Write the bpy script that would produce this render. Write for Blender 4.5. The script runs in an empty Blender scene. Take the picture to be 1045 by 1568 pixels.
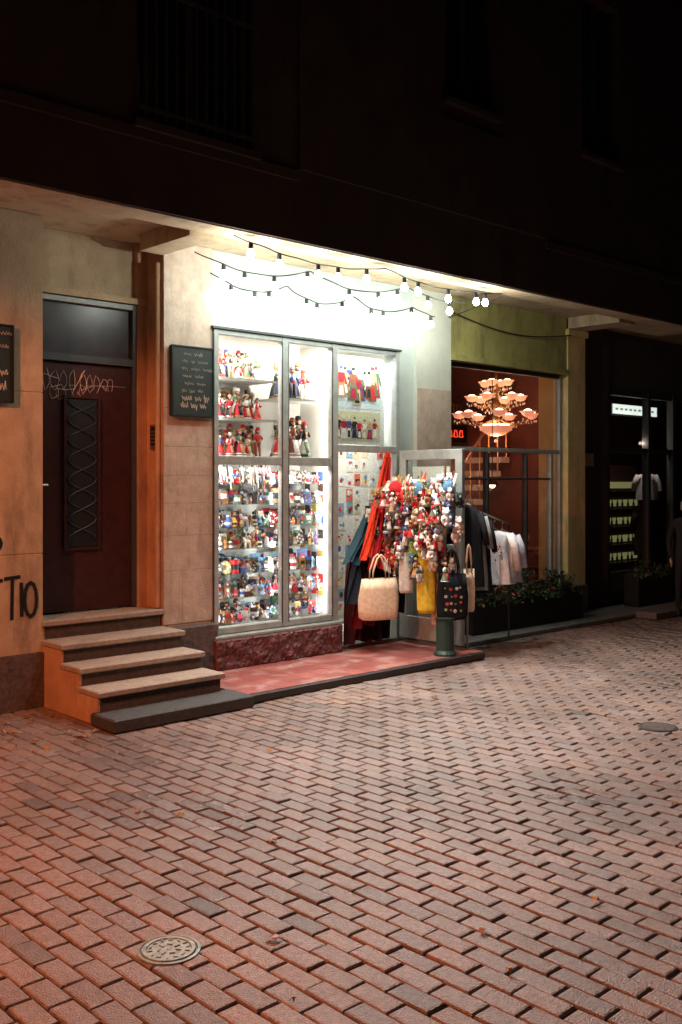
import bpy, math, random
import numpy as np
from mathutils import Vector, Matrix, noise as mnoise
random.seed(7); np.random.seed(7)
sc=bpy.context.scene
sc.view_settings.view_transform='Standard'; sc.view_settings.look='None'; sc.view_settings.exposure=0
R=random.random
def U(a,b): return a+(b-a)*R()

# ---------------------------------------------------------------- materials
def nt(name):
    m=bpy.data.materials.new(name); m.use_nodes=True
    t=m.node_tree; b=t.nodes['Principled BSDF']; return m,t,b
def mat(name,c1,c2=None,scale=6,rough=.8,bump=.2,bscale=60,metal=0,grime=0.0,gcol=(.05,.04,.03),spec=.4,joint=None):
    m,t,b=nt(name); N=t.nodes; L=t.links
    tc=N.new('ShaderNodeTexCoord')
    if c2 is None: c2=tuple(x*.75 for x in c1)
    n=N.new('ShaderNodeTexNoise'); n.inputs['Scale'].default_value=scale; n.inputs['Detail'].default_value=8; n.inputs['Roughness'].default_value=.65
    L.new(tc.outputs['Object'],n.inputs['Vector'])
    r=N.new('ShaderNodeValToRGB'); r.color_ramp.elements[0].position=.35; r.color_ramp.elements[1].position=.65
    r.color_ramp.elements[0].color=(*c2,1); r.color_ramp.elements[1].color=(*c1,1)
    L.new(n.outputs['Fac'],r.inputs['Fac']); col=r.outputs['Color']
    if grime>0:
        mp=N.new('ShaderNodeMapping'); mp.inputs['Scale'].default_value=(3,3,.8)
        L.new(tc.outputs['Object'],mp.inputs['Vector'])
        g=N.new('ShaderNodeTexNoise'); g.inputs['Scale'].default_value=1.6; g.inputs['Detail'].default_value=10; g.inputs['Roughness'].default_value=.7
        L.new(mp.outputs['Vector'],g.inputs['Vector'])
        gr=N.new('ShaderNodeValToRGB'); gr.color_ramp.elements[0].position=.5; gr.color_ramp.elements[1].position=.72
        gr.color_ramp.elements[0].color=(0,0,0,1); gr.color_ramp.elements[1].color=(grime,grime,grime,1)
        L.new(g.outputs['Fac'],gr.inputs['Fac'])
        mx=N.new('ShaderNodeMixRGB'); mx.inputs['Color2'].default_value=(*gcol,1)
        L.new(gr.outputs['Color'],mx.inputs['Fac']); L.new(col,mx.inputs['Color1']); col=mx.outputs['Color']
    L.new(col,b.inputs['Base Color'])
    b.inputs['Roughness'].default_value=rough; b.inputs['Metallic'].default_value=metal
    b.inputs['Specular IOR Level'].default_value=spec
    if bump>0:
        n2=N.new('ShaderNodeTexNoise'); n2.inputs['Scale'].default_value=bscale; n2.inputs['Detail'].default_value=5
        L.new(tc.outputs['Object'],n2.inputs['Vector'])
        bp=N.new('ShaderNodeBump'); bp.inputs['Strength'].default_value=bump; bp.inputs['Distance'].default_value=.01
        L.new(n2.outputs['Fac'],bp.inputs['Height']); L.new(bp.outputs['Normal'],b.inputs['Normal'])
    return m
def vcmat(name,rough=.6,spec=.4,bump=.15,bscale=80,var=.25,nscale=15,speck=0):
    m,t,b=nt(name); N=t.nodes; L=t.links
    a=N.new('ShaderNodeAttribute'); a.attribute_name='Col'
    tc=N.new('ShaderNodeTexCoord')
    n=N.new('ShaderNodeTexNoise'); n.inputs['Scale'].default_value=nscale; n.inputs['Detail'].default_value=8
    L.new(tc.outputs['Object'],n.inputs['Vector'])
    mr=N.new('ShaderNodeMapRange'); mr.inputs['From Min'].default_value=.3; mr.inputs['From Max'].default_value=.7
    mr.inputs['To Min'].default_value=1-var; mr.inputs['To Max'].default_value=1+var*.6
    L.new(n.outputs['Fac'],mr.inputs['Value'])
    mx=N.new('ShaderNodeVectorMath'); mx.operation='SCALE'
    L.new(a.outputs['Color'],mx.inputs[0]); L.new(mr.outputs['Result'],mx.inputs['Scale'])
    out=mx.outputs['Vector']
    if speck:
        n3=N.new('ShaderNodeTexNoise'); n3.inputs['Scale'].default_value=.7; n3.inputs['Detail'].default_value=7; L.new(tc.outputs['Object'],n3.inputs['Vector'])
        m3=N.new('ShaderNodeMapRange'); m3.inputs['From Min'].default_value=.35; m3.inputs['From Max'].default_value=.65; m3.inputs['To Min'].default_value=.68; m3.inputs['To Max'].default_value=1.18; L.new(n3.outputs['Fac'],m3.inputs['Value'])
        m4=N.new('ShaderNodeVectorMath'); m4.operation='SCALE'; L.new(out,m4.inputs[0]); L.new(m3.outputs['Result'],m4.inputs['Scale'])
        n5=N.new('ShaderNodeTexNoise'); n5.inputs['Scale'].default_value=260; n5.inputs['Detail'].default_value=2; L.new(tc.outputs['Object'],n5.inputs['Vector'])
        m5=N.new('ShaderNodeMapRange'); m5.inputs['From Min'].default_value=.35; m5.inputs['From Max'].default_value=.65; m5.inputs['To Min'].default_value=.55; m5.inputs['To Max'].default_value=1.4; L.new(n5.outputs['Fac'],m5.inputs['Value'])
        m6=N.new('ShaderNodeVectorMath'); m6.operation='SCALE'; L.new(m4.outputs['Vector'],m6.inputs[0]); L.new(m5.outputs['Result'],m6.inputs['Scale'])
        out=m6.outputs['Vector']
        r7=N.new('ShaderNodeMapRange'); r7.inputs['From Min'].default_value=.35; r7.inputs['From Max'].default_value=.65; r7.inputs['To Min'].default_value=rough-.12; r7.inputs['To Max'].default_value=rough+.14; L.new(n3.outputs['Fac'],r7.inputs['Value']); L.new(r7.outputs['Result'],b.inputs['Roughness'])
    else: b.inputs['Roughness'].default_value=rough
    L.new(out,b.inputs['Base Color'])
    b.inputs['Specular IOR Level'].default_value=spec
    n2=N.new('ShaderNodeTexNoise'); n2.inputs['Scale'].default_value=bscale; n2.inputs['Detail'].default_value=4
    L.new(tc.outputs['Object'],n2.inputs['Vector'])
    bp=N.new('ShaderNodeBump'); bp.inputs['Strength'].default_value=bump; bp.inputs['Distance'].default_value=.01
    L.new(n2.outputs['Fac'],bp.inputs['Height']); L.new(bp.outputs['Normal'],b.inputs['Normal'])
    return m
def emit(name,c,s,base=None):
    m,t,b=nt(name); b.inputs['Base Color'].default_value=(*(base or c),1)
    b.inputs['Emission Color'].default_value=(*c,1); b.inputs['Emission Strength'].default_value=s
    return m
def glassmat(name,refl=.07,tint=(1,1,1)):
    m=bpy.data.materials.new(name); m.use_nodes=True; t=m.node_tree; t.nodes.clear()
    o=t.nodes.new('ShaderNodeOutputMaterial'); tr=t.nodes.new('ShaderNodeBsdfTransparent'); g=t.nodes.new('ShaderNodeBsdfGlossy')
    g.inputs['Roughness'].default_value=.02; tr.inputs['Color'].default_value=(*tint,1)
    f=t.nodes.new('ShaderNodeLayerWeight'); f.inputs['Blend'].default_value=.25
    mt=t.nodes.new('ShaderNodeMath'); mt.operation='MULTIPLY_ADD'; mt.inputs[1].default_value=.4; mt.inputs[2].default_value=refl
    mx=t.nodes.new('ShaderNodeMixShader')
    t.links.new(f.outputs['Fresnel'],mt.inputs[0]); t.links.new(mt.outputs[0],mx.inputs[0])
    t.links.new(tr.outputs[0],mx.inputs[1]); t.links.new(g.outputs[0],mx.inputs[2]); t.links.new(mx.outputs[0],o.inputs[0])
    return m

M={}
M['plaster']=mat('sand_plaster',(.50,.37,.24),(.38,.27,.17),3,.9,.35,45,grime=.7,gcol=(.13,.085,.06))
M['column']=mat('column_plaster',(.80,.56,.25),(.66,.46,.20),3,.9,.3,45,grime=.6,gcol=(.2,.13,.07))
M['stone']=mat('pier_sandstone',(.54,.43,.35),(.42,.33,.26),9,.85,.4,50,grime=.5,gcol=(.2,.14,.1))
M['orange']=mat('orange_plaster',(.50,.29,.17),(.38,.21,.12),4,.85,.3,50,grime=.7,gcol=(.12,.07,.05))
M['soffit']=mat('soffit_paint',(.58,.44,.29),(.44,.33,.22),2.5,.85,.2,30,grime=.7,gcol=(.18,.12,.08))
M['white']=mat('white_render',(.45,.51,.475),(.385,.44,.41),3,.85,.2,30,grime=.3,gcol=(.28,.29,.26))
M['white2']=mat('pale_pier_render',(.56,.57,.50),(.48,.49,.42),3,.85,.2,30,grime=.3,gcol=(.3,.28,.22))
M['green']=mat('olive_render',(.42,.38,.13),(.32,.29,.10),4,.85,.25,40,grime=.8,gcol=(.10,.09,.04))
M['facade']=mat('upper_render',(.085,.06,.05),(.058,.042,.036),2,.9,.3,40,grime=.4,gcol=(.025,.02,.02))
M['darkwin']=mat('dark_window',(.02,.022,.028),None,5,.15,0)
M['bars']=mat('bar_iron',(.05,.05,.055),None,5,.5,0)
M['frame']=mat('window_frame_paint',(.36,.39,.37),(.27,.29,.28),12,.45,.1,60,grime=.35,gcol=(.13,.12,.11))
M['dframe']=mat('dark_frame',(.05,.05,.05),None,9,.5,.05)
M['granite']=mat('base_granite',(.12,.085,.075),(.06,.045,.04),25,.75,.6,30)
M['redstone']=mat('red_rock_base',(.17,.055,.055),(.06,.025,.025),18,.6,.9,26)
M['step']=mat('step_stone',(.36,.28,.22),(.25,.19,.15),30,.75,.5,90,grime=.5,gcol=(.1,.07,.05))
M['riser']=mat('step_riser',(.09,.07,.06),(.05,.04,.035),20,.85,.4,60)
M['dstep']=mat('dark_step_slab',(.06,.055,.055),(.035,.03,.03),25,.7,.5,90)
M['door']=mat('door_wood',(.055,.016,.014),(.033,.010,.009),12,.34,.1,40)
M['transom']=mat('transom_panel',(.06,.05,.06),(.035,.033,.04),6,.3,.05)
M['grille']=mat('door_grille_paint',(.035,.05,.06),(.02,.03,.04),6,.35,.05)
M['black']=mat('black_paint',(.012,.012,.012),None,9,.45,.05)
M['steel']=mat('steel',(.4,.4,.4),None,9,.35,.05,metal=1)
M['brass']=mat('brass',(.5,.28,.1),None,9,.4,.05,metal=.9)
M['iron']=mat('cast_iron_cover',(.28,.30,.27),(.14,.15,.13),30,.5,.3,120,metal=.3)
M['chalk']=mat('chalk_white',(.7,.72,.68),None,60,.9,0)
M['board']=mat('chalkboard_green',(.018,.03,.026),(.012,.02,.018),8,.6,.05)
M['inwhite']=mat('interior_white',(.74,.74,.69),(.66,.65,.60),5,.8,0)
M['indark']=mat('interior_brown',(.10,.04,.03),(.05,.02,.015),3,.7,.1)
M['inred']=mat('interior_red',(.17,.055,.04),(.11,.035,.028),3,.6,.1)
M['wood']=mat('interior_wood',(.16,.07,.035),(.09,.04,.02),8,.4,.1)
M['kerb']=mat('kerb_granite',(.16,.14,.13),(.09,.08,.075),30,.7,.5,60)
M['vc']=vcmat('painted_goods',.5,.4,.05,80,.3,60)
M['cloth']=vcmat('cloth',.9,.1,.5,220,.2,30)
M['glass']=glassmat('window_glass',.02)
M['glass2']=glassmat('window_glass_dim',.03,(.9,.86,.84))
M['bulb']=emit('bulb_glow',(.9,1,.94),60)
M['warm']=emit('warm_lamp',(1,.55,.25),8)
M['tagw']=mat('tag_paint',(.62,.5,.48),None,40,.8,0)

def tilemat():
    m,t,b=nt('red_tiles'); N=t.nodes; L=t.links
    tc=N.new('ShaderNodeTexCoord'); br=N.new('ShaderNodeTexBrick'); br.offset=0
    br.inputs['Scale'].default_value=1; br.inputs['Brick Width'].default_value=.2; br.inputs['Row Height'].default_value=.2; br.inputs['Mortar Size'].default_value=.005
    br.inputs['Color1'].default_value=(.34,.10,.085,1); br.inputs['Color2'].default_value=(.25,.07,.06,1); br.inputs['Mortar'].default_value=(.12,.06,.05,1)
    L.new(tc.outputs['Object'],br.inputs['Vector'])
    n=N.new('ShaderNodeTexNoise'); n.inputs['Scale'].default_value=6; n.inputs['Detail'].default_value=9; L.new(tc.outputs['Object'],n.inputs['Vector'])
    r=N.new('ShaderNodeValToRGB'); r.color_ramp.elements[0].position=.5; r.color_ramp.elements[1].position=.64; r.color_ramp.elements[0].color=(0,0,0,1); r.color_ramp.elements[1].color=(.6,.6,.6,1)
    L.new(n.outputs['Fac'],r.inputs['Fac'])
    mx=N.new('ShaderNodeMixRGB'); mx.inputs['Color2'].default_value=(.36,.24,.21,1); L.new(r.outputs['Color'],mx.inputs['Fac']); L.new(br.outputs['Color'],mx.inputs['Color1'])
    L.new(mx.outputs['Color'],b.inputs['Base Color'])
    mr=N.new('ShaderNodeMapRange'); mr.inputs['To Min'].default_value=.15; mr.inputs['To Max'].default_value=.6; L.new(n.outputs['Fac'],mr.inputs['Value']); L.new(mr.outputs['Result'],b.inputs['Roughness'])
    bp=N.new('ShaderNodeBump'); bp.inputs['Strength'].default_value=.4; bp.inputs['Distance'].default_value=.01; L.new(br.outputs['Fac'],bp.inputs['Height']); bp.invert=True
    L.new(bp.outputs['Normal'],b.inputs['Normal'])
    return m
M['tiles']=tilemat()
M['paver']=vcmat('paver_clay',.38,.5,.7,130,.3,38,1)
M['ground']=mat('joint_sand',(.03,.024,.021),(.018,.014,.013),30,.9,.5,80)

# ---------------------------------------------------------------- mesh builder
class MB:
    def __init__(s): s.v=[];s.f=[];s.m=[];s.c=[];s.mats=[]
    def mi(s,k):
        if k not in s.mats: s.mats.append(k)
        return s.mats.index(k)
    def add(s,vs,fs,k,col=(1,1,1)):
        o=len(s.v); s.v+= [tuple(x) for x in vs]; i=s.mi(k)
        for j,f in enumerate(fs):
            s.f.append(tuple(o+a for a in f)); s.m.append(i)
            s.c.append(col[j] if isinstance(col,list) else col)
    def box(s,x0,x1,y0,y1,z0,z1,k,col=(1,1,1)):
        vs=[(x0,y0,z0),(x1,y0,z0),(x1,y1,z0),(x0,y1,z0),(x0,y0,z1),(x1,y0,z1),(x1,y1,z1),(x0,y1,z1)]
        s.add(vs,[(0,3,2,1),(4,5,6,7),(0,1,5,4),(1,2,6,5),(2,3,7,6),(3,0,4,7)],k,col)
    def bbox(s,x0,x1,y0,y1,z0,z1,k,b=.012,col=(1,1,1)):
        vs=[];
        for (z,i) in ((z0,b),(z0+b,0),(z1-b,0),(z1,b)):
            for (x,y) in ((x0+i,y0+i),(x1-i,y0+i),(x1-i,y1-i),(x0+i,y1-i)): vs.append((x,y,z))
        fs=[(3,2,1,0),(12,13,14,15)]
        for r in range(3):
            for q in range(4): fs.append((r*4+q,r*4+(q+1)%4,r*4+4+(q+1)%4,r*4+4+q))
        s.add(vs,fs,k,col)
    def obox(s,c,sx,sy,sz,ang,k,col=(1,1,1),tilt=0):
        Mx=Matrix.Rotation(ang,3,'Z')@Matrix.Rotation(tilt,3,'X')
        vs=[Vector(c)+Mx@Vector((a*sx/2,b*sy/2,d*sz/2)) for d in(-1,1) for a,b in((-1,-1),(1,-1),(1,1),(-1,1))]
        s.add(vs,[(0,3,2,1),(4,5,6,7),(0,1,5,4),(1,2,6,5),(2,3,7,6),(3,0,4,7)],k,col)
    def lathe(s,c,prof,k,col,n=12,sx=1,sy=1,ang=0,fold=0,nf=5,ph=0,lean=(0,0)):
        vs=[];ca,sa=math.cos(ang),math.sin(ang)
        for (r,z) in prof:
            for i in range(n):
                a=2*math.pi*i/n; rr=r*(1+fold*math.sin(nf*a+ph+z*4))
                x=rr*math.cos(a)*sx; y=rr*math.sin(a)*sy
                vs.append((c[0]+x*ca-y*sa+lean[0]*z,c[1]+x*sa+y*ca+lean[1]*z,c[2]+z))
        fs=[];cs=[]
        for j in range(len(prof)-1):
            for i in range(n):
                fs.append((j*n+i,j*n+(i+1)%n,(j+1)*n+(i+1)%n,(j+1)*n+i)); cs.append(col[min(j,len(col)-1)] if isinstance(col,list) else col)
        s.add(vs,fs,k,cs)
    def ball(s,c,r,k,col,n=10,sx=1,sy=1,sz=1):
        prof=[(max(.0005,r*math.sin(math.pi*j/6)),-r*math.cos(math.pi*j/6)*sz) for j in range(7)]
        s.lathe(c,prof,k,col,n,sx,sy)
    def tube(s,pts,r,k,col=(1,1,1),n=6,cap=True):
        pts=[Vector(p) for p in pts]; vs=[]; m=len(pts)
        rs=r if isinstance(r,(list,tuple)) else [r]*m
        for i,p in enumerate(pts):
            d=(pts[min(i+1,m-1)]-pts[max(i-1,0)])
            if d.length<1e-6: d=Vector((0,0,1))
            d.normalize(); a=d.cross(Vector((0,0,1)))
            if a.length<.05: a=d.cross(Vector((0,1,0)))
            a.normalize(); b=d.cross(a)
            for q in range(n):
                t=2*math.pi*q/n; vs.append(p+(a*math.cos(t)+b*math.sin(t))*rs[i])
        fs=[(i*n+q,i*n+(q+1)%n,(i+1)*n+(q+1)%n,(i+1)*n+q) for i in range(m-1) for q in range(n)]
        if cap: fs+= [tuple(range(n))[::-1],tuple((m-1)*n+q for q in range(n))]
        s.add(vs,fs,k,col)
    def sheet(s,fn,nu,nv,k,col=(1,1,1)):
        vs=[fn(i/nu,j/nv) for j in range(nv+1) for i in range(nu+1)]
        fs=[(j*(nu+1)+i,j*(nu+1)+i+1,(j+1)*(nu+1)+i+1,(j+1)*(nu+1)+i) for j in range(nv) for i in range(nu)]
        cs=[col((i+.5)/nu,(j+.5)/nv) if callable(col) else col for j in range(nv) for i in range(nu)]
        s.add(vs,fs,k,cs)
    def obj(s,name,parent=None,smooth=False):
        me=bpy.data.meshes.new(name); me.from_pydata(s.v,[],s.f)
        for k in s.mats: me.materials.append(M[k])
        me.polygons.foreach_set('material_index',s.m)
        at=me.color_attributes.new('Col','FLOAT_COLOR','CORNER')
        arr=[]
        for f,c in zip(s.f,s.c): arr+= [c[0],c[1],c[2],1]*len(f)
        at.data.foreach_set('color',arr)
        if smooth: me.polygons.foreach_set('use_smooth',[True]*len(s.f))
        me.update(); o=bpy.data.objects.new(name,me); sc.collection.objects.link(o)
        if parent: o.parent=parent
        return o
def empty(name):
    e=bpy.data.objects.new(name,None); sc.collection.objects.link(e); e.empty_display_size=.2; return e
def wall(mb,x0,x1,z0,z1,y0,y1,k,holes=()):
    xs=sorted({x0,x1}|{h[0] for h in holes}|{h[1] for h in holes}); xs=[x for x in xs if x0<=x<=x1]
    for a,b in zip(xs,xs[1:]):
        hs=sorted([(h[2],h[3]) for h in holes if h[0]<=a and h[1]>=b]); z=z0
        for h in hs:
            if h[0]>z: mb.box(a,b,y0,y1,z,h[0],k)
            z=h[1]
        if z<z1: mb.box(a,b,y0,y1,z,z1,k)

# ---------------------------------------------------------------- world, camera
w=bpy.data.worlds.new('World'); sc.world=w; w.use_nodes=True
sk=w.node_tree.nodes.new('ShaderNodeTexSky'); sk.sky_type='NISHITA'; sk.sun_disc=False; sk.sun_elevation=math.radians(-4); sk.sun_rotation=math.radians(200)
bg=w.node_tree.nodes['Background']; bg.inputs['Strength'].default_value=.05
w.node_tree.links.new(sk.outputs['Color'],bg.inputs['Color'])
cam=bpy.data.cameras.new('camera'); co=bpy.data.objects.new('camera',cam); sc.collection.objects.link(co); sc.camera=co
cam.sensor_fit='HORIZONTAL'; cam.sensor_width=24; cam.lens=35; cam.shift_y=-.045; cam.clip_end=1500
co.location=(-3.73,-7.59,1.75); co.rotation_euler=(math.radians(90),0,math.radians(-43.0))

# ---------------------------------------------------------------- ground
g=MB(); g.box(-300,300,-300,300,-.4,-.014,'ground'); g.obj('ground')
def pavers():
    P=.1; Lg=.2; x0,x1,y0,y1=-4.2,15.,-8.2,-.25
    nx=int((x1-x0)/P); ny=int((y1-y0)/Lg)+1
    I,J=np.meshgrid(np.arange(nx),np.arange(ny),indexing='ij'); I=I.ravel();J=J.ravel()
    cx=x0+I*P+P/2; cy=y0+J*Lg+(I%2)*Lg/2
    n=len(cx); h=np.random.normal(0,.0018,n)+.004*np.sin(cx*1.7+1)*np.sin(cy*1.3); tx=np.random.normal(0,.018,n); ty=np.random.normal(0,.012,n)
    cx=cx+np.random.normal(0,.0016,n)+.006*np.sin(cy*.9+cx*.3); cy=cy+np.random.normal(0,.0022,n)+.008*np.sin(cx*.7)+.006*np.sin(cx*3.1); rot=np.random.normal(0,.012,n)
    hx=P/2-.0036; hy=Lg/2-.0052
    tpl=[]
    for (ix,z) in ((0,-.03),(0,-.008),(.003,-.002),(.010,0)):
        for sx,sy in((-1,-1),(1,-1),(1,1),(-1,1)): tpl.append((sx*(hx-ix),sy*(hy-ix),z))
    tpl=np.array(tpl); V=np.repeat(tpl[None],n,0)
    V[:,:,:2]*=np.random.uniform(.975,1.0,(n,1,1))
    X=V[:,:,0]*np.cos(rot)[:,None]-V[:,:,1]*np.sin(rot)[:,None]; Y=V[:,:,0]*np.sin(rot)[:,None]+V[:,:,1]*np.cos(rot)[:,None]
    Z=V[:,:,2]+h[:,None]+V[:,:,0]*tx[:,None]+V[:,:,1]*ty[:,None]
    co_=np.stack([X+cx[:,None],Y+cy[:,None],Z],-1).reshape(-1,3)
    ft=[(12,13,14,15)]
    for r in (0,4,8):
        for q in range(4): ft.append((r+q,r+(q+1)%4,r+4+(q+1)%4,r+4+q))
    nf=len(ft); ft=np.array(ft); F=(ft[None]+16*np.arange(n)[:,None,None]).reshape(-1,4)
    me=bpy.data.meshes.new('brick_pavement'); me.from_pydata(co_.tolist(),[],F.tolist())
    base=np.array([.215,.145,.123]); v=np.random.uniform(.82,1.1,n); hue=np.random.normal(0,.045,n)
    C=base[None]*v[:,None]; C[:,0]*=1+hue; C[:,2]*=1-hue
    dk=np.random.rand(n)<.02; C[dk]*=.7
    C=np.concatenate([C,np.ones((n,1))],1); C=np.repeat(C,nf*4,0)
    at=me.color_attributes.new('Col','FLOAT_COLOR','CORNER'); at.data.foreach_set('color',C.ravel())
    me.materials.append(M['paver']); o=bpy.data.objects.new('brick_pavement',me); sc.collection.objects.link(o)
pavers()
def manhole(x,y,r):
    m=MB(); m.lathe((x,y,-.01),[(r+.012,0),(r+.012,.016),(r+.002,.018),(r,.011),(r-.004,.011),(r-.006,.020),(r*.8,.020),(r*.78,.016),(.001,.016)],'iron',(1,1,1),40)
    for i in range(14):
        a=i*2*math.pi/14; m.obox((x+r*.68*math.cos(a),y+r*.68*math.sin(a),.007),r*.16,r*.06,.006,a+(i%3)*.8,'iron')
    for i in range(7):
        a=i*2*math.pi/7; m.obox((x+r*.35*math.cos(a),y+r*.35*math.sin(a),.007),r*.2,r*.06,.006,a+(i%2)*1.2,'iron')
    m.ball((x,y,.006),r*.1,'iron',(1,1,1),8,1,1,.3)
    return m.obj('manhole_cover')
manhole(-1.67,-4.44,.105)
m=MB(); m.lathe((2.75,-3.95,-.01),[(.135,0),(.135,.014),(.12,.016),(.118,.010),(.001,.010)],'dframe',(1,1,1),32)
for i in range(-4,5): m.obox((2.75+i*.024,-3.95,.003),.010,2*math.sqrt(.115**2-(i*.024)**2),.008,0,'kerb')
m.obj('drain_grate')

# ---------------------------------------------------------------- building
B=empty('commercial_building')
SO=3.82; FB=3.73; YF=-1.35; YW=-.35
mb=MB()
holes=[(.08,1.12,4.35,6.4),(3.45,4.2,5.4,7.2),(5.75,6.5,5.4,7.2),(8.0,8.75,5.4,7.2),(10.2,10.95,5.4,7.2),(-2.2,-1.2,4.6,6.4),(-4.4,-3.4,4.6,6.4)]
holes+=[(x,x+.9,8.4,10.2) for x in (-4.4,-2,.1,3.4,5.7,8,10.2,13,16)]
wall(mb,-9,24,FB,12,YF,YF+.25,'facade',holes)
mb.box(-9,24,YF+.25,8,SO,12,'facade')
mb.box(1.6,5.05,YF-.035,YF,4.32,5.2,'facade'); mb.box(1.6,3.35,YF-.035,YF,5.2,12,'facade'); mb.box(4.3,5.05,YF-.035,YF,5.2,12,'facade')
mb.box(-9,1.6,YF-.03,YF,4.22,4.30,'facade'); mb.box(5.05,24,YF-.03,YF,4.22,4.30,'facade')
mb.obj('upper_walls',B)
mb=MB()
for h in holes:
    mb.box(h[0],h[1],YF+.14,YF+.16,h[2],h[3],'darkwin')
    mb.box(h[0],h[0]+.05,YF+.09,YF+.14,h[2],h[3],'dframe'); mb.box(h[1]-.05,h[1],YF+.09,YF+.14,h[2],h[3],'dframe')
    mb.box(h[0]+.05,h[1]-.05,YF+.09,YF+.14,h[2],h[2]+.06,'dframe'); c=(h[0]+h[1])/2; mb.box(c-.03,c+.03,YF+.1,YF+.138,h[2]+.06,h[3],'dframe')
    mb.box(h[0]-.05,h[1]+.05,YF-.07,YF+.09,h[2]-.06,h[2]-.003,'facade')
mb.obj('upper_windows',B)
mb=MB()
for i in range(12): 
    x=.12+i*.088; mb.tube([(x,YF-.05,4.36),(x,YF-.05,6.4)],.012,'bars')
for z in (4.42,5.3,6.3): mb.box(.06,1.14,YF-.06,YF-.04,z,z+.03,'bars')
mb.obj('window_bars',B)
mb=MB()
mb.box(-9,24,YF+.25,3,SO-.001,SO+.0,'soffit')
mb.box(-9,24,YF+.02,YF+.27,FB-.012,FB-.003,'soffit')
for x0,x1 in ((.72,.95),(6.95,7.3),(-5,-4.7),(12.3,12.6)):
    mb.box(x0,x1,YF+.27,YW,FB-.05,SO-.002,'soffit')
mb.obj('soffit',B)
mb=MB()
xs=[-9,-6.2,-3.4,-.72,-.15]
zz=[.42,1.19,2.44,SO-.003]
for a,b in zip(xs,xs[1:]):
    for c,d in zip(zz,zz[1:]): mb.bbox(a+.002,b-.001,YW,-.2,c+.001,d-.003,'plaster',.004)
mb.box(-9,-.155,YW+.006,.3,.3,SO-.004,'plaster')
mb.box(-.15,.95,-.02,.3,3.28,SO-.003,'plaster')
mb.box(-.15,.95,-.09,-.02,3.28,3.33,'plaster')
mb.obj('left_wall',B)
mb=MB(); mb.box(-9,-.148,YW-.025,.3,0,.42,'granite'); mb.obj('wall_base',B)
mb=MB()
mb.box(.952,1.0,YW+.012,.25,.3,SO-.004,'orange'); 
mb.box(.86,.952,-.085,.25,.66,SO-.004,'orange')
mb.tube([(.93,YW+.06,.67),(.93,YW+.06,3.62)],.022,'orange',n=10)
mb.obj('portal_reveal',B)
mb=MB()
zs=[.52,.98,1.28,1.56,1.80,2.05,2.38,SO-.003]
for a,b in zip(zs,zs[1:]):
    xm=1.18+U(-.1,.1)
    if b<2.3 and R()<.6: mb.bbox(.955,xm-.001,YW,.1,a,b-.002,'stone',.002); mb.bbox(xm+.001,1.46,YW,.1,a,b-.002,'stone',.002)
    else: mb.bbox(.955,1.46,YW,.1,a,b-.002,'stone',.002)
mb.box(1.0,1.45,YW+.006,.1,.3,SO-.01,'stone')
mb.obj('stone_pier',B)
mb=MB(); mb.bbox(.955,1.47,YW-.07,.1,.0,.50,'granite',.015); mb.obj('pier_base',B)
mb=MB()
mb.box(1.46,3.84,YW+.04,YW+.2,3.11,SO-.003,'white'); mb.box(3.84,4.12,YW+.04,YW+.2,.08,SO-.003,'white')
mb.box(4.12,4.68,YW-.01,.1,.3,SO-.003,'white2'); mb.box(4.125,4.675,YW-.016,.1,.0,2.75,'stone')
mb.obj('shop_wall',B)
mb=MB(); mb.box(4.68,6.95,YW+.02,.0,3.1,SO-.003,'green'); mb.box(4.68,6.95,YW-.02,YW+.02,3.1,3.16,'green'); mb.obj('green_fascia',B)
mb=MB(); mb.box(6.95,7.33,YW,.1,.42,FB-.055,'column'); mb.bbox(6.93,7.35,YW-.03,.1,0,.42,'granite',.01)
mb.bbox(6.92,7.36,YW-.03,.1,FB-.14,FB-.052,'column',.01)
mb.box(7.36,8.17,YW+.18,.1,0,SO-.003,'facade')
mb.box(7.42,7.75,YW+.14,YW+.18,1.95,2.12,'plaster')
mb.obj('column',B)
mb=MB(); mb.box(8.17,24,YW+.25,.1,3.02,SO-.003,'facade')
for x in (8.17,9.25,9.95,10.75,11.8,13,15,17,19,22): mb.box(x,x+.07,YW+.2,YW+.3,.12,3.02,'dframe')
mb.box(8.26,24,YW+.21,YW+.29,2.15,2.22,'dframe'); mb.box(8.26,24,YW+.2,YW+.3,.1,.5,'dframe'); mb.box(8.26,24,YW+.21,YW+.29,2.94,3.02,'dframe')
mb.box(8.1,24,2.5,2.6,0,3.7,'inred')
mb.box(8.17,24,YW+.3,2.5,.0,.1,'wood'); mb.box(8.12,8.17,.1,2.5,0,3.7,'indark')
mb.obj('far_shopfront',B)
mb=MB(); mb.box(8.26,24,YW+.245,YW+.25,.5,2.94,'glass2'); mb.obj('far_glass',B)
mb=MB()
mb.box(-9,24,5.5,5.6,0,3.8,'indark')
mb.box(4.66,4.7,.1,5.5,0,3.7,'inred'); mb.box(8.05,8.09,.1,5.5,0,3.7,'inred'); mb.box(4.7,8.05,3.4,3.5,.1,3.7,'inred'); mb.box(4.7,8.05,-.1,3.4,.06,.1,'wood')
for i in range(9): mb.box(4.75+i*.37,4.8+i*.37,3.36,3.4,.1,3.6,'wood')
mb.box(4.7,8.05,3.34,3.4,1.1,1.18,'wood'); mb.box(4.7,8.05,3.34,3.4,2.35,2.45,'wood')
mb.box(6.2,8.05,2.35,3.36,2.22,2.32,'wood'); mb.box(6.2,8.05,2.30,2.35,2.20,2.36,'wood'); mb.box(6.2,8.05,2.31,2.35,2.9,2.94,'wood')
for i in range(24): mb.tube([(6.24+i*.078,2.33,2.36),(6.24+i*.078,2.33,2.9)],.009,'brass',n=5)
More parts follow.
